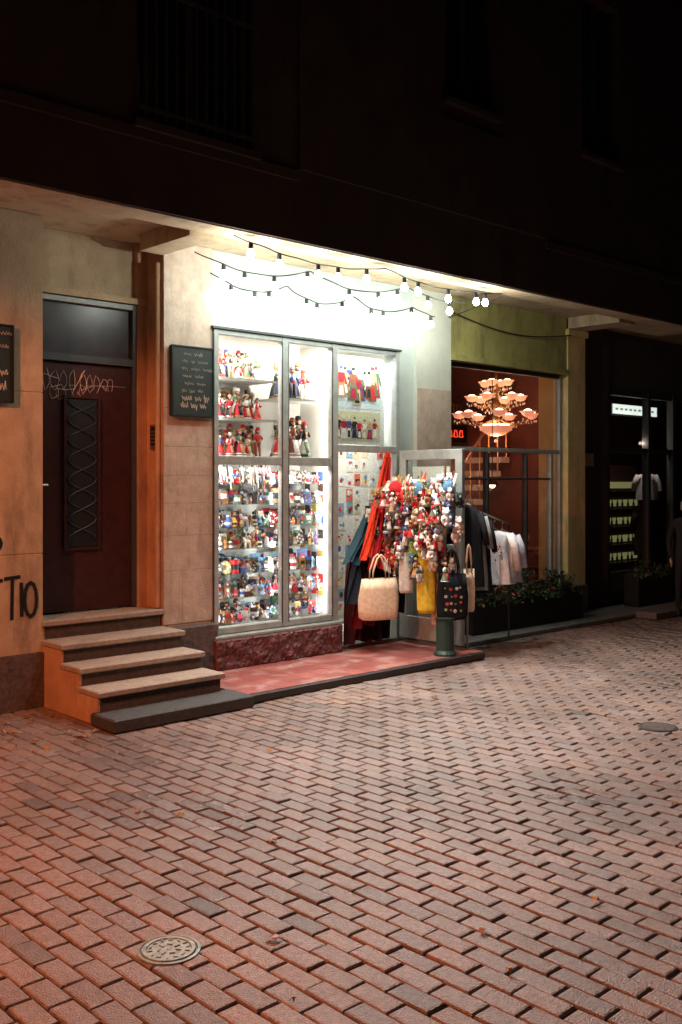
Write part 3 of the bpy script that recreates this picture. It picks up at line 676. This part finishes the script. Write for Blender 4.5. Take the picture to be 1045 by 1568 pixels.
def tote(name,x,y,zt,h,w_,ang,col,pat=None,lean=(0,0)):
    m=MB(); prof=[(.001,-h),(w_*.42,-h),(w_*.52,-h*.93),(w_*.53,-h*.75),(w_*.54,-h*.5),(w_*.5,-h*.25),(w_*.46,0),(w_*.45,-.01),(w_*.48,-h*.5)]
    m.lathe((x,y,zt),prof,'cloth',col,32,1,.3,ang,fold=.06 if not pat else .02,nf=5,ph=U(0,6),lean=lean)
    ca,sa=math.cos(ang),math.sin(ang)
    for s in(-1,1):
        oy=s*w_*.1
        m.tube([(x+w_*.22*ca*q-oy*sa,y+w_*.22*sa*q+oy*ca,zt+hh) for q,hh in ((-1,-.03),(-.95,.08),(-.45,.2),(0,.235),(.45,.2),(.95,.08),(1,-.03))],.009,'cloth',col if not pat else (.02,.02,.02),6)
    if pat:
        k=0
        for gi in range(4):
            for gj in range(4):
                a=(-.24+gi*.16+U(-.04,.04))*w_; b=(-.8+gj*.16+U(-.03,.03))*h; nx,ny=sa,-ca
                dd=.3*w_*.535*math.sqrt(max(.05,1-(a/(w_*.535))**2))+.001; rr=U(.006,.010); k+=1
                for q in range(6):
                    o=rr*1.3*(q>0); m.ball((x+(a+o*math.cos(q*1.26))*ca+nx*dd,y+(a+o*math.cos(q*1.26))*sa+ny*dd,zt+b+o*math.sin(q*1.26)),rr*.75,'cloth',pat[(k+(q>0))%len(pat)],6)
    return m.obj(name,None,True)
tote('tote_bag',3.17,-.74,.80,.40,.40,math.radians(-20),(.80,.62,.44))
tote('tote_bag',3.50,-1.06,1.08,.62,.17,math.radians(-40),(.80,.58,.06))
tote('tote_bag',3.58,-1.32,.86,.44,.29,math.radians(-35),(.015,.015,.02),[(.6,.06,.06),(.7,.6,.5),(.12,.2,.08)])
tote('tote_bag',3.78,-1.36,.90,.42,.11,math.radians(-40),(.60,.48,.36))
tote('tote_bag',3.44,-.98,1.16,.26,.15,math.radians(-40),(.35,.6,.14))
tote('tote_bag',3.42,-.86,1.05,.40,.14,math.radians(-30),(.75,.72,.68))
tote('tote_bag',3.62,-1.12,.78,.45,.16,math.radians(-40),(.55,.36,.25))
def strip(m,p0,p1,w0,w1,col,dirv=(1,0,0),k='cloth',sag=.0,wave=.02):
    p0=Vector(p0);p1=Vector(p1);d=Vector(dirv); ph=U(0,6)
    def fn(u,v):
        c=p0.lerp(p1,v); c.z-=sag*math.sin(math.pi*v); wd=(w0+(w1-w0)*v)*(1+.12*math.sin(v*7+ph)); q=c+d*(u-.5)*wd
        q.y+=wave*math.sin(u*16+ph+v*3); q.x+=wave*.5*math.cos(u*9+v*6+ph)+.02*math.sin(v*5+ph); q.z+=.025*math.sin(u*6+ph)*v; return q
    m.sheet(fn,20,24,k,col)
m=MB()
strip(m,(3.62,-.42,2.05),(3.08,-.62,1.0),.05,.12,(.70,.05,.02),sag=.04,wave=.03)
strip(m,(3.60,-.44,2.0),(3.25,-.62,.9),.08,.18,(.5,.025,.03),sag=.06,wave=.03)
strip(m,(3.60,-.5,1.8),(3.36,-.7,.85),.06,.14,(.75,.70,.65),sag=.0,wave=.03)
strip(m,(3.5,-.5,1.75),(3.42,-.75,.95),.1,.16,(.65,.12,.03),wave=.03)
robj(m,'hanging_scarves')
m=MB()
strip(m,(3.40,-.38,1.45),(2.98,-.55,.95),.10,.20,(.03,.07,.09),wave=.035); strip(m,(3.30,-.42,1.2),(3.02,-.6,.58),.25,.3,(.015,.02,.03),wave=.05)
strip(m,(3.3,-.45,1.2),(3.12,-.55,.32),.2,.25,(.12,.01,.015),wave=.04)
strip(m,(3.48,-.6,1.3),(3.42,-.7,.45),.2,.22,(.02,.015,.02),wave=.04)
strip(m,(3.25,-.36,1.1),(3.2,-.42,.14),.3,.34,(.05,.012,.012),wave=.05)
strip(m,(3.55,-.36,1.5),(3.5,-.42,.14),.3,.34,(.03,.02,.03),wave=.05)
robj(m,'hanging_shawls')
m=MB(); m.tube([(3.95,-1.2,.06),(3.95,-1.2,1.5)],.013,'steel'); m.tube([(4.75,-1.1,.06),(4.75,-1.1,1.30)],.010,'dframe'); m.tube([(3.95,-1.2,1.5),(4.75,-1.1,1.30)],.011,'steel')
m.obj('garment_rail')
m=MB(); shirt(m,4.42,-1.16,1.24,.55,.40,math.radians(-38),(.82,.78,.80),.75,fold=.2)
for q in range(14): m.ball((4.42-.03+U(-.06,.06),-1.16-.075+U(-.012,.012),1.0+U(-.06,.12)),.009,'cloth',(.6,.03,.05),6)
robj(m,'white_blouse')
m=MB(); shirt(m,4.60,-1.13,1.22,.52,.36,math.radians(-42),(.66,.62,.70),.7,fold=.2); robj(m,'white_blouse')
m=MB()
for i in range(3): shirt(m,3.95+i*.09,-1.2+i*.02,1.50-i*.04,.8,.30,math.radians(-55),(.02,.02,.025) if i!=1 else (.35,.32,.30),.3)
robj(m,'dark_shirts')
m=MB()
for i in range(26):
    y=-.48-i*.033; z=1.80+U(-.06,.04); c=random.choice([(.75,.72,.65),(.6,.05,.04),(.1,.2,.3),(.6,.3,.1),(.1,.08,.08)])
    m.tube([(3.66,y,z),(3.62,y,z-.1),(3.6+U(-.03,.03),y-.01,z-U(.15,.3))],[.008,.018,.026],'cloth',c,6)
robj(m,'keyrings')
# ---------------------------------------------------------------- planters
pm=MB(); PL=empty('planter_box')
pm.bbox(4.75,6.85,-.62,-.40,.055,.42,'black',.01); pm.box(4.78,6.82,-.6,-.42,.40,.43,'ground'); pm.obj('box',PL)
random.seed(5)
def foliage(m,x0,x1,y0,y1,z0,z1,n,red=.05):
    for i in range(n):
        x=U(x0,x1);cl=.5+.5*math.sin(x*9)+.3*math.sin(x*23); z=z0+(z1-z0)*R()*max(.2,cl); y=U(y0,y1)
        s=U(.015,.04); a=Vector((U(-1,1),U(-1,1),U(-.4,1))).normalized()*s; b=a.cross(Vector((U(-1,1),U(-1,1),U(-1,1)))).normalized()*s*.45; p=Vector((x,y,z))
        c=(.03*U(.5,1.8),.055*U(.4,1.6),.02) if R()>red else (.5,.03,.05)
        m.add([p-a,p+b,p+a,p-b],[(0,1,2,3)],'vc',c)
fm=MB(); foliage(fm,4.8,6.8,-.68,-.36,.36,.66,3400); fm.obj('leaves',PL)
pm=MB(); PL2=empty('planter_box'); pm.bbox(8.3,9.2,-.55,-.33,.055,.45,'black',.01); pm.obj('box',PL2); fm=MB(); foliage(fm,8.3,9.2,-.58,-.32,.43,.62,900,.0); fm.obj('leaves',PL2)
# ---------------------------------------------------------------- chandelier
CH=empty('chandelier'); cx,cy,cz=7.02,.85,2.80
m=MB(); M['shade']=emit('lamp_glass',(1,.36,.20),1.1,(.8,.5,.35)); M['wbulb']=emit('warm_bulb',(1,.76,.52),16); M['crystal']=emit('crystal_drop',(1,.6,.4),.5,(.8,.75,.7))
m.tube([(cx,cy,cz+.25),(cx,cy,3.7)],.01,'brass'); m.lathe((cx,cy,cz-.3),[(.02,0),(.05,.08),(.03,.18),(.05,.3),(.025,.4),(.04,.52),(.01,.6)],'brass',(1,1,1),12)
sh=MB(); wb=MB(); cr=MB()
def cup(x,y,z,r):
    sh.lathe((x,y,z),[(.01,0),(r*.55,.008),(r*.8,.03),(r*.88,.055),(r*1.2,.075)],'shade',(1,1,1),18,fold=.07,nf=6)
    wb.ball((x,y,z+.07),r*.62,'wbulb',(1,1,1),12,1,1,.6)
    for q in range(5): cr.ball((x+r*.7*math.cos(q*1.26),y+r*.7*math.sin(q*1.26),z-.03-.02*(q%2)),.009,'crystal',(1,1,1),5,1,1,1.8)
sh.lathe((cx,cy,cz-.44),[(.02,0),(.11,.02),(.19,.07),(.24,.14)],'shade',(1,1,1),24,fold=.03,nf=12); wb.lathe((cx,cy,cz-.325),[(.215,0),(.17,.045),(.001,.06)],'wbulb',(1,1,1),20)
for n,rr,zz,r in ((7,.50,-.20,.095),(6,.33,.03,.085),(4,.16,.24,.078)):
    for i in range(n):
        a=2*math.pi*i/n+.3; x,y=cx+rr*math.cos(a),cy+rr*math.sin(a)
        m.tube([(cx,cy,cz+zz+.02),(cx+.3*rr*math.cos(a),cy+.3*rr*math.sin(a),cz+zz-.06),(cx+.6*rr*math.cos(a),cy+.6*rr*math.sin(a),cz+zz-.09),(cx+.9*rr*math.cos(a),cy+.9*rr*math.sin(a),cz+zz-.05),(x,y,cz+zz)],.009,'brass')
        cup(x,y,cz+zz+U(-.01,.01),r)
        for q in range(6):
            cr.ball((cx+(.15+.14*q)*rr*math.cos(a),cy+(.15+.14*q)*rr*math.sin(a),cz+zz-.10-.05*math.sin(q*1.0)),.010,'crystal',(1,1,1),5,1,1,1.6)
m.obj('arms',CH); sh.obj('shades',CH,True); wb.obj('chandelier_bulbs',CH,True); cr.obj('crystals',CH)
light('chandelier_light','POINT',(cx,cy,cz-.5),22,(1,.46,.30),CH,shadow_soft_size=.02)
m=MB()
for (x,y) in ((5.4,.9),(6.4,.8),(5.6,2.4),(7.2,.6),(7.4,2.5)):
    m.lathe((x,y,.1),[(.25,0),(.03,.03),(.03,.7),(.38,.72),(.38,.75),(.001,.75)],'wood',(1,1,1),16)
    m.ball((x,y,.93),.035,'warm',(1,1,1),8); m.lathe((x,y,.85),[(.03,0),(.05,.1),(.04,.14)],'glass2',(1,1,1),10)
    for q in(-1,1): m.lathe((x+q*.18,y,.85),[(.03,0),(.005,.01),(.005,.08),(.035,.12),(.03,.18)],'inwhite',(1,1,1),8)
    for s in(-1,1):
        m.box(x+s*.5-.2,x+s*.5+.2,y-.2,y+.2,.52,.56,'wood'); m.box(x+s*.68-.02,x+s*.68+.02,y-.2,y+.2,.56,1.05,'wood')
        for a in(-.17,.17):
            for b in (-.17,.17): m.box(x+s*.5+a-.015,x+s*.5+a+.015,y+b-.015,y+b+.015,.1,.52,'wood')
m.obj('restaurant_tables')
m=MB(); M['neon']=emit('neon_red',(1,.08,.04),2.5)
for i in range(11): 
    x=6.6+i*.125; m.tube([(x,2.2,2.42),(x+.02,2.2,2.52),(x+.06,2.2,2.52),(x+.085,2.2,2.42),(x+.02,2.2,2.42)],.008,'neon',n=5)
m.box(6.5,8.04,2.21,2.22,2.34,2.6,'black')
m.obj('neon_sign')
m=MB()
for (x,y,z) in ((6.2,3.2,1.9),(6.9,3.2,1.85),(7.25,2.6,1.9),(6.6,2.2,1.95),(7.5,2.1,1.8),(5.6,3.1,1.9),(7.7,3.0,2.0),(6.0,.9,1.95),(6.75,.7,1.7),(5.5,1.2,1.9),(7.6,.5,1.85)):
    m.tube([(x,y,z+.06),(x,y,3.7)],.006,'black'); m.lathe((x,y,z),[(.1,0),(.04,.08),(.01,.1)],'black',(1,1,1),12); m.ball((x,y,z),.04,'wbulb',(1,1,1),8)
m.obj('pendant_lamps')
light('pendant_glow','POINT',(6.0,.9,1.85),20,(1,.62,.45),CH,shadow_soft_size=.02)
light('pendant_glow','POINT',(7.5,2.8,1.75),22,(1,.55,.38),CH,shadow_soft_size=.02)
# far shop
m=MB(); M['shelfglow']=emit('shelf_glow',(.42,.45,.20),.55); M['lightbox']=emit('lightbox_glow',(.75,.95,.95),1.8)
m.box(9.8,10.7,.9,1.15,.4,2.0,'indark')
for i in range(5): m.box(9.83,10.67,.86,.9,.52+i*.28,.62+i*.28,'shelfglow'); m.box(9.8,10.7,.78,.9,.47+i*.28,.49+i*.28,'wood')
for i in range(24):
    m.lathe((9.88+(i%6)*.15+U(-.03,.03),.83,.49+(i//6)*.28),[(.018,0),(.02,.07),(.009,.10),(.009,.14)],'dframe',(1,1,1),8)
m.obj('lit_shelves')
m=MB(); m.bbox(9.0,10.3,.3,.38,2.72,2.9,'dframe',.01); m.box(9.03,10.27,.292,.3,2.74,2.88,'lightbox')
for i in range(9): m.box(9.1+i*.125,9.17+i*.125,.288,.292,2.795,2.825,'shelfglow')
m.obj('lightbox_sign')
m=MB(); shirt(m,9.46,.0,1.86,.38,.34,-.5,(.8,.8,.82),.6); shirt(m,9.50,.05,1.42,.75,.36,-.4,(.10,.10,.11),.4); robj(m,'displayed_shirts')
m=MB(); m.tube([(9.46,.0,1.97),(9.46,0,3.6)],.005,'steel'); m.tube([(9.50,.05,1.53),(9.50,.05,1.9)],.005,'steel'); m.obj('shirt_hanger_cord')
light('shirt_fill','POINT',(9.25,-.03,2.3),14,(1,.9,.78),None,shadow_soft_size=.02)  # added fill for the hanging shirts, has no lamp of its own
# ---------------------------------------------------------------- person at the right edge
def person(x,y,h,ang):
    P=empty('pedestrian'); s=h/1.7
    J=[(0,0,.93),(0,-.01,1.15),(0,-.01,1.36),(0,-.03,1.47),
       (.17,0,1.38),(.24,.02,1.12),(.22,-.12,.92),
       (-.17,0,1.38),(-.25,.03,1.12),(-.22,-.08,.88),
       (.1,0,.88),(.11,-.03,.5),(.11,.03,.09),(.11,-.12,.04),
       (-.1,0,.88),(-.11,.03,.5),(-.11,.12,.09),(-.11,-.02,.04)]
    E=[(0,1),(1,2),(2,3),(2,4),(4,5),(5,6),(2,7),(7,8),(8,9),(0,10),(10,11),(11,12),(12,13),(0,14),(14,15),(15,16),(16,17)]
    r=[.17,.15,.16,.06,.085,.062,.045,.085,.062,.045,.11,.075,.05,.04,.11,.075,.05,.04]
    me=bpy.data.meshes.new('body'); me.from_pydata([tuple(q*s for q in j) for j in J],E,[]); o=bpy.data.objects.new('body',me); sc.collection.objects.link(o)
    md=o.modifiers.new('skin','SKIN'); me.skin_vertices[0].data[0].use_root=True
    for i,q in enumerate(r): me.skin_vertices[0].data[i].radius=(q*s,q*s*.75)
    o.modifiers.new('sub','SUBSURF').levels=2; o.modifiers['sub'].render_levels=2
    me.materials.append(mat('coat_cloth',(.02,.02,.024),None,20,.9,.3)); o.parent=P
    m=MB(); c=(0,-.05*s,1.60*s); sk=(.5,.3,.22)
    m.lathe(c,[(.02*s,-.12*s),(.055*s,-.1*s),(.07*s,-.04*s),(.078*s,.03*s),(.07*s,.08*s),(.04*s,.11*s),(.001,.12*s)],'vc',sk,14,.95,1.15)
    m.lathe((0,-.035*s,1.61*s),[(.075*s,-.05*s),(.088*s,0),(.09*s,.05*s),(.06*s,.105*s),(.001,.125*s)],'cloth',(.35,.33,.33),14,1,1.1)
    m.ball((0,-.145*s,1.585*s),.016*s,'vc',sk,7); 
    for q in(-1,1): m.ball((q*.03*s,-.128*s,1.61*s),.01*s,'vc',(.02,.02,.02),6); m.ball((q*.078*s,-.05*s,1.59*s),.02*s,'vc',sk,6,.5,1,1.4)
    m.obox((0,-.133*s,1.545*s),.04*s,.01*s,.008*s,0,'vc',(.35,.1,.1)); m.obj('head',P,True)
    m=MB()
    for hx,hy,hz in ((.22,-.12,.92),(-.22,-.08,.88)):
        m.ball((hx*s,(hy-.01)*s,(hz-.05)*s),.04*s,'vc',sk,8,.5,1,1.2)
        for f in range(4):
            fy=hy-.04+f*.02; m.tube([(hx*s,fy*s,(hz-.08)*s),(hx*s*.98,fy*s,(hz-.12)*s),(hx*s*.94,fy*s,(hz-.15+abs(f-1.5)*.006)*s)],[.009*s,.008*s,.006*s],'vc',sk,6)
        m.tube([(hx*s,(hy-.035)*s,(hz-.04)*s),(hx*s*.97,(hy-.065)*s,(hz-.07)*s),(hx*s*.95,(hy-.07)*s,(hz-.1)*s)],[.011*s,.009*s,.007*s],'vc',sk,6)
    m.obj('hands',P,True)
    P.location=(x,y,0); P.rotation_euler=(0,0,ang)
person(8.22,-1.28,1.50,math.radians(-60))
# ---------------------------------------------------------------- fallen leaves
random.seed(9); m=MB()
for i in range(80):
    if i<38: x,y=U(-1.2,-.2),U(-1.6,-.5)
    else: x,y=U(-3,8),U(-6.5,-1.6)
    s=U(.015,.038); a=U(0,6.28); z=.008; up=U(.003,.02)
    p=[(x+s*math.cos(a+q)*rr,y+s*math.sin(a+q)*rr,z+(up if j%2 else 0)) for j,(q,rr) in enumerate(((0,1),(.8,.6),(1.7,.75),(2.6,.55),(3.3,.9),(4.4,.5),(5.4,.7)))]
    m.add(p,[tuple(range(7))],'vc',random.choice([(.30,.12,.03),(.2,.07,.02),(.3,.16,.05)]))
m.obj('fallen_leaves')
# ---------------------------------------------------------------- lights
LT=empty('shop_ceiling_lights')
for (x0,x1,z,p) in ((1.56,2.22,3.08,13),(2.36,2.86,3.08,12),(1.56,2.22,1.89,4),(2.36,2.86,1.89,4)):
    light('strip_light','AREA',((x0+x1)/2,-.27,z-.02),p*(x1-x0)/.6,(1,.93,.82),LT,shape='RECTANGLE',size=x1-x0,size_y=.05,rot=(math.radians(15),0,0))
def vstrip(x,z0,z1,sgn,p,c=(.97,1,.97)):
    d=Vector((sgn*.6,1,0)); q=d.to_track_quat('-Z','Y').to_euler()
    light('case_fill','AREA',(x,-.285,(z0+z1)/2),p,c,LT,shape='RECTANGLE',size=.03,size_y=z1-z0,rot=q)  # added fill brightening the displayed goods; no fixture is modelled for it
vstrip(1.53,.45,1.9,1,9); vstrip(2.87,.45,1.9,-1,9); vstrip(2.25,.45,1.9,-1,6.5); vstrip(2.34,.45,1.9,1,3.5)
vstrip(1.53,2.0,3.05,1,6,(1,.94,.85)); vstrip(2.87,2.0,3.05,-1,6,(1,.94,.85))
light('room_light','AREA',(3.3,1.1,3.25),60,(1,.97,.9),LT,shape='RECTANGLE',size=1.6,size_y=.8)
light('door_light','AREA',(3.6,-.05,3.0),30,(1,.97,.9),LT,shape='RECTANGLE',size=.7,size_y=.2)
light('poster_light','AREA',(3.38,-.28,3.03),8,(.95,1,.97),LT,shape='RECTANGLE',size=.7,size_y=.03,rot=(math.radians(12),0,0))
def street_lamp(x,y,z,power,col,ang,blend,tilt=(0,0,0)):
    P=empty('street_lamp'); m=MB()
    m.tube([(x,y,z+.35),(x,y,z+.2)],.02,'black'); m.lathe((x,y,z),[(.26,.04),(.2,.12),(.08,.2),(.02,.24)],'black',(1,1,1),16); m.ball((x,y,z+.06),.06,'warm',(1,1,1),8)
    m.tube([(x,y,z+.35),(x-2,y-14,z+.5)],.008,'black',n=4)
    m.obj('lantern',P)
    light('lamp','SPOT',(x,y,z-.02),power,col,P,spot_size=math.radians(ang),spot_blend=blend,shadow_soft_size=.08,rot=tilt)
street_lamp(-4.4,-3.4,4.0,1350,(1,.29,.11),165,.15)
street_lamp(1.4,-3.7,5.7,520,(1,.76,.66),100,1.0)
